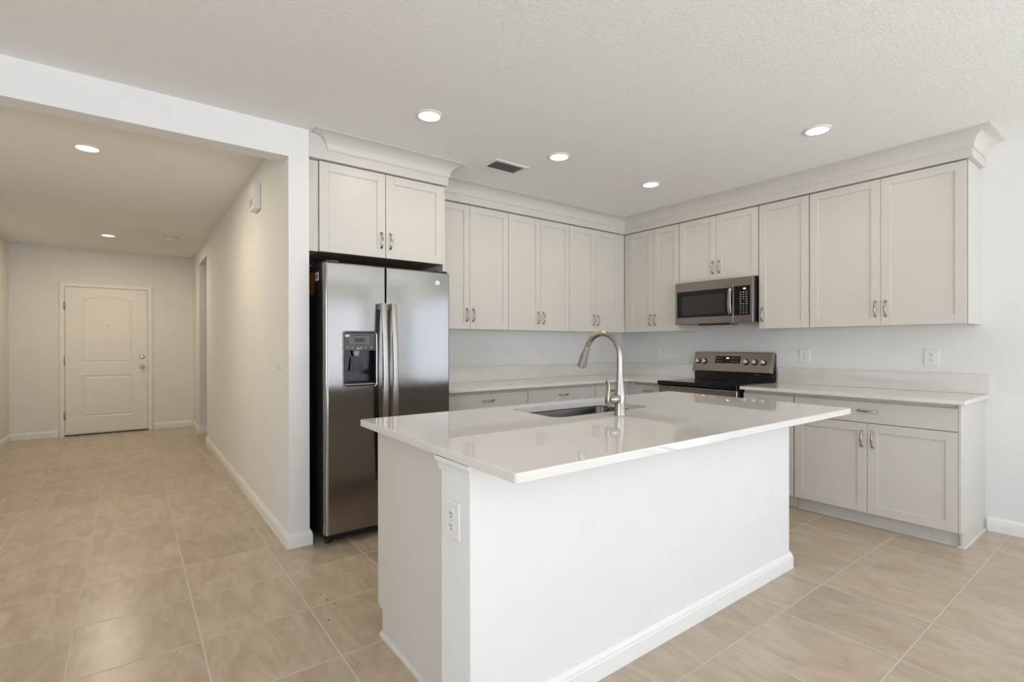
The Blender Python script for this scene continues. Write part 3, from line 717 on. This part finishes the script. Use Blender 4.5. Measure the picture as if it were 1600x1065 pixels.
# ------------------------------------------------------------------ refrigerator
rf = thing('refrigerator', 'steel side-by-side refrigerator with black case and ice dispenser', 'refrigerator', (-3.640, 0, 0))
FW, FY = 0.873, 0.80
obj('case', lambda b: box(b, 0.012, FW - 0.012, -0.725, -0.03, 0.04, 1.765, 0.004), BLACKCASE, rf)
obj('gasket', lambda b: (box(b, 0.016, 0.385, -0.742, -0.7255, 0.085, 1.735), box(b, 0.405, FW - 0.016, -0.742, -0.7255, 0.085, 1.735)), BLACK, rf)
def fdoor(b, x0, x1):
    rl = 0.028 if x0 < 0.1 else 0.007
    rr = 0.007 if x0 < 0.1 else 0.010
    out = []
    def arc(cx, cy, r, a0, a1, n=8):
        for i in range(n + 1):
            a = a0 + (a1 - a0) * i / n; out.append((cx + r * math.cos(a), cy + r * math.sin(a)))
    yb = -0.742; yf = -FY
    out.append((x1, yb)); out.append((x0, yb))
    arc(x0 + rl, yf + rl, rl, PI, 1.5 * PI)
    m = 8
    for i in range(1, m):   # gently bowed front
        t = i / m; out.append((x0 + rl + (x1 - rr - x0 - rl) * t, yf - 0.004 * math.sin(PI * t)))
    arc(x1 - rr, yf + rr, rr, 1.5 * PI, 2 * PI)
    n = len(out); z0, z1 = 0.074, 1.749
    rings = []
    for z, s in ((z0, 0.006), (z0 + 0.006, 0.0), (z1 - 0.006, 0.0), (z1, 0.006)):
        rings.append([(min(max(x, x0 + s), x1 - s), max(y, yf + s - 0.002) if s else y, z) for x, y in out])
    loft(b, rings, True, False)
fl = obj('freezer_door', lambda b: fdoor(b, 0.0, 0.391), STEEL, rf, 30)
fr_ = obj('fridge_door', lambda b: fdoor(b, 0.399, FW), STEEL, rf, 30)
# dispenser recess cut into the freezer door
DX0, DX1, DZ0, DZ1 = 0.118, 0.324, 0.982, 1.320
def cutter(b): box(b, DX0, DX1, -0.86, -0.75, DZ0, DZ1)
ctr = obj('cutter', cutter, BLACK)
ctr.location = (-3.640, 0, 0)
fl.modifiers.clear(); bm_ = fl.modifiers.new('cut', 'BOOLEAN'); bm_.operation = 'DIFFERENCE'; bm_.object = ctr; bm_.solver = 'EXACT'
bpy.context.view_layer.update()
newme = bpy.data.meshes.new_from_object(fl.evaluated_get(bpy.context.evaluated_depsgraph_get()))
fl.modifiers.clear(); fl.data = newme; w_ = fl.modifiers.new('weighted_normals', 'WEIGHTED_NORMAL'); w_.weight = 100; w_.keep_sharp = True; newme.name = 'freezer_door'
bpy.data.objects.remove(ctr)
for p in newme.polygons: p.use_smooth = True
newme.set_sharp_from_angle(angle=math.radians(30))
dp = obj('dispenser', lambda b: (box(b, DX0 + 0.001, DX1 - 0.001, -0.756, -0.7505, DZ0 + 0.001, DZ1 - 0.001), box(b, DX0 + 0.0005, DX0 + 0.006, -0.80, -0.7505, DZ0 + 0.001, DZ1 - 0.001), box(b, DX1 - 0.006, DX1 - 0.0005, -0.80, -0.7505, DZ0 + 0.001, DZ1 - 0.001), box(b, DX0 + 0.001, DX1 - 0.001, -0.80, -0.7505, DZ0 + 0.0005, DZ0 + 0.008)), BGLASS, rf)
def ring(b):
    # rounded bezel around the opening
    def rr(x0, x1, z0, z1, r, y, n=6):
        o = []
        for cx, cz, a0 in ((x1 - r, z1 - r, 0), (x0 + r, z1 - r, PI / 2), (x0 + r, z0 + r, PI), (x1 - r, z0 + r, 1.5 * PI)):
            for i in range(n + 1):
                a = a0 + (PI / 2) * i / n; o.append((cx + r * math.cos(a), y, cz + r * math.sin(a)))
        return o
    e = 0.010
    rings = [rr(DX0, DX1, DZ0, DZ1, 0.012, -0.798), rr(DX0, DX1, DZ0, DZ1, 0.012, -0.808), rr(DX0 - e * 0.5, DX1 + e * 0.5, DZ0 - e * 0.5, DZ1 + e * 0.5, 0.016, -0.811), rr(DX0 - e, DX1 + e, DZ0 - e, DZ1 + e, 0.02, -0.806), rr(DX0 - e, DX1 + e, DZ0 - e, DZ1 + e, 0.02, -0.798)]
    vr = [[b.verts.new(p) for p in r] for r in rings]
    for a, c in zip(vr[:-1], vr[1:]):
        for i in range(len(a)): b.faces.new((a[i], a[(i + 1) % len(a)], c[(i + 1) % len(a)], c[i]))
obj('bezel', ring, CHROME, dp, 60)
cpn = obj('control_panel', lambda b: box(b, DX0 + 0.001, DX1 - 0.001, -0.806, -0.757, 1.206, DZ1 - 0.001, 0.002, 1), DISPGREY, dp)
def icons(b):
    y0, y1 = -0.8068, -0.806
    for x in (0.140, 0.172, 0.204, 0.23, 0.256, 0.294): box(b, x - 0.005, x + 0.005, y0, y1, 1.224, 1.228)
    box(b, 0.196, 0.226, y0, y1, 1.216, 1.219)
    for x in (0.171, 0.262):
        for z in (1.262, 1.277): box(b, x - 0.003, x + 0.003, y0, y1, z - 0.002, z + 0.002)
    for (a, c, d, e) in ((0.158, 0.276, 1.2515, 1.2525), (0.158, 0.276, 1.291, 1.292), (0.158, 0.159, 1.252, 1.292), (0.275, 0.276, 1.252, 1.292)): box(b, a, c, y0, y1, d, e)
obj('icons', icons, PRINT, dp)
obj('screen', lambda b: box(b, 0.192, 0.244, -0.8072, -0.806, 1.264, 1.284), BGLASS, dp)
obj('badge', lambda b: box(b, 0.126, 0.152, -0.8072, -0.806, 1.292, 1.306), LABELW, dp)
obj('nozzle', lambda b: lathe(b, [(0.012, 1.170), (0.016, 1.176), (0.024, 1.206)], 20, 'z', (0.205, -0.778, 0)), GREYPL, dp)
obj('paddle', lambda b: loft(b, [[(0.165, -0.768, 1.075), (0.232, -0.768, 1.075), (0.232, -0.774, 1.075), (0.165, -0.774, 1.075)], [(0.175, -0.764, 1.165), (0.228, -0.764, 1.165), (0.228, -0.770, 1.165), (0.175, -0.770, 1.165)]], True, False), BLACK, dp)
obj('tray', lambda b: (box(b, DX0 + 0.004, DX1 - 0.004, -0.806, -0.757, DZ0 + 0.008, DZ0 + 0.014, 0.002, 1)), GREYPL, dp)
def fhandle(x):
    def f(b):
        n = 24; pts = []; z0, z1 = 0.36, 1.51
        for i in range(n + 1):
            t = i / n; pts.append((x, -0.845 - 0.034 * math.sin(PI * t) ** 0.9, z0 + (z1 - z0) * t))
        rings = []
        for p in pts:
            w, d = 0.0195, 0.008
            rings.append([(p[0] + a * w, p[1] + c * d, p[2]) for a, c in ((-1, 0.6), (-0.85, -0.6), (-0.4, -1), (0.4, -1), (0.85, -0.6), (1, 0.6), (0.6, 1), (-0.6, 1))])
        loft(b, rings, True, True)
        for z in (z0 + 0.02, z1 - 0.02): box(b, x - 0.013, x + 0.013, -0.842, -0.801, z - 0.02, z + 0.02, 0.003)
    return f
obj('handle', fhandle(0.362), NICKEL, rf, 50)
obj('handle', fhandle(0.430), NICKEL, rf, 50)
lg = obj('logo', lambda b: lathe(b, [(0.017, 0.0005), (0.017, 0.003), (0.0155, 0.0035), (0.0145, 0.003), (0.001, 0.003)], 28, 'y', (0.775, -0.8005, 1.674)), CHROME, rf, 40)
text('monogram', 'GE', 0.017, GREYPL, lg, (0.775, -0.8042, 1.674), (PI / 2, 0, 0))
obj('kick_grille', lambda b: (box(b, 0.03, FW - 0.03, -0.735, -0.68, 0.022, 0.07, 0.003), [box(b, 0.08 + k * 0.05, 0.11 + k * 0.05, -0.739, -0.735, 0.035, 0.055) for k in range(14)]), BLACK, rf)
for x in (0.05, FW - 0.05):
    obj('foot', lambda b: lathe(b, [(0.02, 0.0005), (0.02, 0.014), (0.011, 0.018), (0.011, 0.045)], 16, 'z', (x, -0.70, 0)), BLACK, rf)
    obj('foot', lambda b: lathe(b, [(0.02, 0.0005), (0.02, 0.014), (0.011, 0.018), (0.011, 0.045)], 16, 'z', (x, -0.10, 0)), BLACK, rf)
for x in (0.035, FW - 0.075):
    obj('hinge_cover', lambda b: box(b, x - 0.02, x + 0.06, -0.79, -0.66, 1.7495, 1.763, 0.004), BLACK, rf)
lb = obj('energy_label', lambda b: box(b, 0.0108, 0.012, -0.54, -0.46, 1.57, 1.715), ORANGE, rf)
obj('bar_code_label', lambda b: box(b, 0.0104, 0.012, -0.645, -0.575, 1.652, 1.705), LABELW, rf)
obj('label_print', lambda b: box(b, 0.0100, 0.0106, -0.625, -0.592, 1.667, 1.690), LABELK, rf)

# ------------------------------------------------------------------ island
IX0, IX1, IY0, IY1 = -3.769, -1.516, -2.876, -1.742     # counter
WX0, WX1, WY0, WY1 = -3.752, -1.660, -2.624, -2.442     # knee wall
kw = thing('island_wall', 'white textured half wall under the island counter', 'half wall', ((WX0 + WX1) / 2, (WY0 + WY1) / 2, 0))
ox, oy = kw.location.x, kw.location.y
def rp_(p): return [(x - ox, y - oy) for x, y in p]
obj('wall_body', lambda b: box(b, WX0 - ox, WX1 - ox, WY0 - oy, WY1 - oy, 0.0005, 0.8725, 0.005, 3, lambda p, q: abs(p.z - q.z) > 0.5), KNEE, kw, 40)
obj('baseboard', lambda b: sweep(b, rp_([(-3.719, WY1), (WX0, WY1), (WX0, WY0), (WX1, WY0), (WX1, WY1)])[1:], [(o, z + 0.0008) for o, z in BB]), TRIM, kw)
CAPP = [(0, 0.828), (0.004, 0.828), (0.005, 0.834), (0.006, 0.842), (0.010, 0.852), (0.014, 0.858), (0.0145, 0.863), (0.0165, 0.864), (0.0165, 0.8725), (0, 0.8725)]
obj('cap_moulding', lambda b: sweep(b, rp_([(-3.722, WY1), (WX0, WY1), (WX0, WY0), (WX1, WY0), (WX1, WY1)]), CAPP), KNEE, kw)

ic = thing('island_cabinet', 'greige island base cabinet with plain end panel and toe notch', 'cabinet', (-2.70, -2.13, 0))
ox2, oy2 = -2.70, -2.13
CX0, CX1, CYF, CYB = -3.720, -1.680, -1.836, -2.4405     # front (towards kitchen) and back
def icbody(b, x0, x1):
    prof = [(CYB, 0.0005), (-1.872, 0.0005), (-1.872, 0.108), (CYF, 0.112), (CYF, 0.8775), (CYB, 0.8735)]
    loft(b, [[(x - ox2, y - oy2, z) for y, z in prof] for x in (x0, x1)], True, False)
obj('end_panel', lambda b: icbody(b, CX0, CX0 + 0.018), CAB, ic)
obj('end_panel', lambda b: icbody(b, CX1 - 0.018, CX1), CAB, ic)
def shell(b):
    xa, xb = CX0 + 0.0185 - ox2, CX1 - 0.0185 - ox2
    box(b, xa, xb, CYB - oy2 + 0.0005, CYF - oy2 - 0.001, 0.11, 0.13)             # bottom
    box(b, xa, xb, CYB - oy2 + 0.0005, CYB - oy2 + 0.012, 0.13, 0.86)             # back
    box(b, xa, xb, -1.905 - oy2, -1.888 - oy2, 0.001, 0.11)                       # toe board
    for x in (-3.06, -2.315): box(b, x - ox2 - 0.009, x - ox2 + 0.009, CYB - oy2 + 0.012, CYF - oy2 - 0.001, 0.13, 0.65)
    box(b, xa, xb, CYF - oy2 - 0.011, CYF - oy2 - 0.001, 0.83, 0.872)
obj('cabinet_body', shell, CAB, ic)
nd = 6; dw = (CX1 - CX0 - 0.01) / nd
for k in range(nd):
    x0 = CX0 + 0.003 + k * dw; 
    d_ = obj('door', lambda b: (shaker(b, x0 - ox2, x0 + dw - 0.003 - ox2, 0.118, 0.872, CYF - oy2, 0.019)), CAB, ic)
obj('shoe_moulding', lambda b: sweep(b, [(CX0 - ox2 - 0.0003, -1.868 - oy2), (CX0 - ox2 - 0.0003, CYB - oy2 + 0.016)], [(0, 0.0005), (0.013, 0.0005), (0.011, 0.009), (0.006, 0.0155), (0, 0.017)]), CAB, ic)

# sink cut-out
SX0, SX1, SY0, SY1, SR = -3.030, -2.345, -2.218, -1.852, 0.055
def rrect(x0, x1, y0, y1, r, n=8):
    o = []
    for cx, cy, a0 in ((x1 - r, y1 - r, 0), (x0 + r, y1 - r, PI / 2), (x0 + r, y0 + r, PI), (x1 - r, y0 + r, 1.5 * PI)):
        for i in range(n + 1):
            a = a0 + (PI / 2) * i / n; o.append((cx + r * math.cos(a), cy + r * math.sin(a)))
    return o
IT0, IT1 = 0.8765, 0.906
def island_top(b):
    outer = rrect(IX0, IX1, IY0, IY1, 0.010, 4); inner = rrect(SX0, SX1, SY0, SY1, SR)
    edges = []; vo = [b.verts.new((x, y, IT1)) for x, y in outer]; vi = [b.verts.new((x, y, IT1)) for x, y in inner]
    for vs in (vo, vi): edges += [b.edges.new((vs[i], vs[(i + 1) % len(vs)])) for i in range(len(vs))]
    bmesh.ops.triangle_fill(b, use_beauty=True, edges=edges)
    r = bmesh.ops.extrude_face_region(b, geom=list(b.faces)); up = [v for v in r['geom'] if isinstance(v, bmesh.types.BMVert)]
    bmesh.ops.translate(b, verts=up, vec=(0, 0, IT0 - IT1))
    bmesh.ops.recalc_face_normals(b, faces=b.faces)
    def onb(v): return v.co.x < IX0 + 0.02 or v.co.x > IX1 - 0.02 or v.co.y < IY0 + 0.02 or v.co.y > IY1 - 0.02
    es = [e for e in b.edges if len(e.link_faces) == 2 and abs(e.link_faces[0].normal.dot(e.link_faces[1].normal)) < 0.2 and abs(e.verts[0].co.z - e.verts[1].co.z) < 1e-6 and onb(e.verts[0])]
    bmesh.ops.bevel(b, geom=es, offset=0.003, segments=3, profile=0.5, affect='EDGES')
it = obj('island_countertop', island_top, QUARTZ)
tilt = math.atan(0.0095); piv = Vector((0, -2.31, 0.906))   # the slab sits a few millimetres out of level
it.rotation_euler = (tilt, 0, 0); it.location = piv - Matrix.Rotation(tilt, 3, 'X') @ piv
tag(it, 'large glossy white quartz island countertop with sink cut-out', 'countertop')

sk = thing('sink', 'steel undermount sink bowl set in the island countertop', 'sink', ((SX0 + SX1) / 2, (SY0 + SY1) / 2, 0.6625))
def bowl(b):
    rings = []
    cx, cy = sk.location.x, sk.location.y
    def rg_(e, z, r): return [(x - cx, y - cy, z - 0.66) for x, y in rrect(SX0 - e, SX1 + e, SY0 - e, SY1 + e, r)]
    rings = [rg_(0.022, 0.8745, SR + 0.02), rg_(0.004, 0.8755, SR), rg_(0.003, 0.87, SR), rg_(-0.004, 0.71, SR), rg_(-0.014, 0.69, SR), rg_(-0.04, 0.678, SR * 0.8), rg_(-0.15, 0.674, 0.03)]
    vr = [[b.verts.new(p) for p in r] for r in rings]
    for a, c in zip(vr[:-1], vr[1:]):
        for i in range(len(a)):
            f = b.faces.new((a[i], a[(i + 1) % len(a)], c[(i + 1) % len(a)], c[i])); f.smooth = True
    b.faces.new(vr[-1])
bw = obj('bowl', bowl, SINKST, sk)
so = bw.modifiers.new('thick', 'SOLIDIFY'); so.thickness = 0.0012; so.offset = 1
obj('drain', lambda b: lathe(b, [(0.045, 0.0142), (0.045, 0.017), (0.036, 0.018), (0.03, 0.0155), (0.001, 0.0155)], 28), CHROME, sk)

# faucet
fc = thing('faucet', 'tall brushed nickel gooseneck faucet with pull-down spray head', 'faucet', (-2.722, -2.325, CT1))
def stem(b):
    lathe(b, [(0.0285, 0.0003), (0.0285, 0.006), (0.0262, 0.012), (0.0258, 0.05), (0.027, 0.075), (0.0265, 0.095), (0.023, 0.12), (0.0185, 0.155), (0.0155, 0.19), (0.0150, 0.207)], 32)
obj('body', stem, NICKEL, fc, 40)
def neck(b):
    pts = [(0, 0, 0.207 + 0.072 * i / 4) for i in range(5)]
    r = 0.111
    for i in range(1, 29):
        a = PI - (PI - math.radians(22)) * i / 28
        pts.append((0, r + r * math.cos(a), 0.279 + r * math.sin(a)))
    tube(b, pts, 0.0137, 20)
obj('spout_neck', neck, NICKEL, fc, 60)
a22 = math.radians(22); hp = Vector((0, 0.111 + 0.111 * math.cos(a22), 0.279 + 0.111 * math.sin(a22))); hd = Vector((0, math.sin(a22), -math.cos(a22)))
def head(b):
    S = [(0.0, 0.0142), (0.003, 0.0150), (0.03, 0.0165), (0.07, 0.0205), (0.10, 0.0238), (0.106, 0.0232), (0.108, 0.020)]
    tube(b, [hp + hd * s for s, _ in S], [r for _, r in S], 24)
h_ = obj('spray_head', head, NICKEL, fc, 40)
hn = Vector((0, math.cos(a22), math.sin(a22)))
obj('spray_button', lambda b: tube(b, [hp + hd * s + hn * o for s, o in ((0.028, 0.0165), (0.034, 0.0192), (0.075, 0.023), (0.082, 0.0205))], [(0.004, 0.002), (0.007, 0.003), (0.007, 0.003), (0.004, 0.002)], 12), BLACK, h_)
obj('spray_face', lambda b: tube(b, [hp + hd * 0.1075, hp + hd * 0.109], 0.0195, 20), GREYPL, h_)
obj('handle_hub', lambda b: lathe(b, [(0.019, 0.0), (0.0235, 0.02), (0.0255, 0.035), (0.0245, 0.052), (0.019, 0.064), (0.010, 0.070), (0.001, 0.071)], 28, 'x', (0, 0, 0.078)), NICKEL, fc, 50)
def lever(b):
    P = [(-0.072, 0, 0.046), (-0.082, 0, 0.055), (-0.088, 0, 0.075), (-0.086, 0, 0.10), (-0.080, 0, 0.125), (-0.080, 0, 0.145), (-0.086, 0, 0.160), (-0.091, 0, 0.168)]
    W = [(0.010, 0.004), (0.013, 0.0055), (0.013, 0.0065), (0.011, 0.006), (0.010, 0.0055), (0.010, 0.005), (0.009, 0.004), (0.005, 0.002)]
    tube(b, P, W, 14, Vector((0, 1, 0)))
obj('lever', lever, NICKEL, fc, 60)

# ------------------------------------------------------------------ crumbs left on the tiles
def crumb(name, x, y, s, m, label, group):
    o = obj(name, lambda b: bmesh.ops.create_icosphere(b, subdivisions=1, radius=s), m)
    o.scale = (1, 0.8, 0.45); o.rotation_euler = (0, 0, x * 7); o.location = (x, y, s * 0.45 + 0.0003)
    tag(o, label, 'debris', group)
for (x, y) in ((-3.83, -1.36), (-3.82, -1.43), (-3.80, -1.49), (-3.87, -1.62), (-3.62, -1.18)):
    crumb('paint_chip', x, y, 0.0045, CRUMBD, 'tiny dark chip on the tiles in front of the refrigerator', 'dark chips on the floor')
for (x, y) in ((-4.42, -1.50), (-4.55, -1.44), (-4.45, -1.18), (-4.02, -1.60), (-4.15, -1.30), (-4.85, 0.9), (-4.95, 0.95), (-4.76, 1.0)):
    crumb('plaster_crumb', x, y, 0.005, CRUMBW, 'tiny white plaster crumb on the hall side floor tiles', 'white crumbs on the floor')
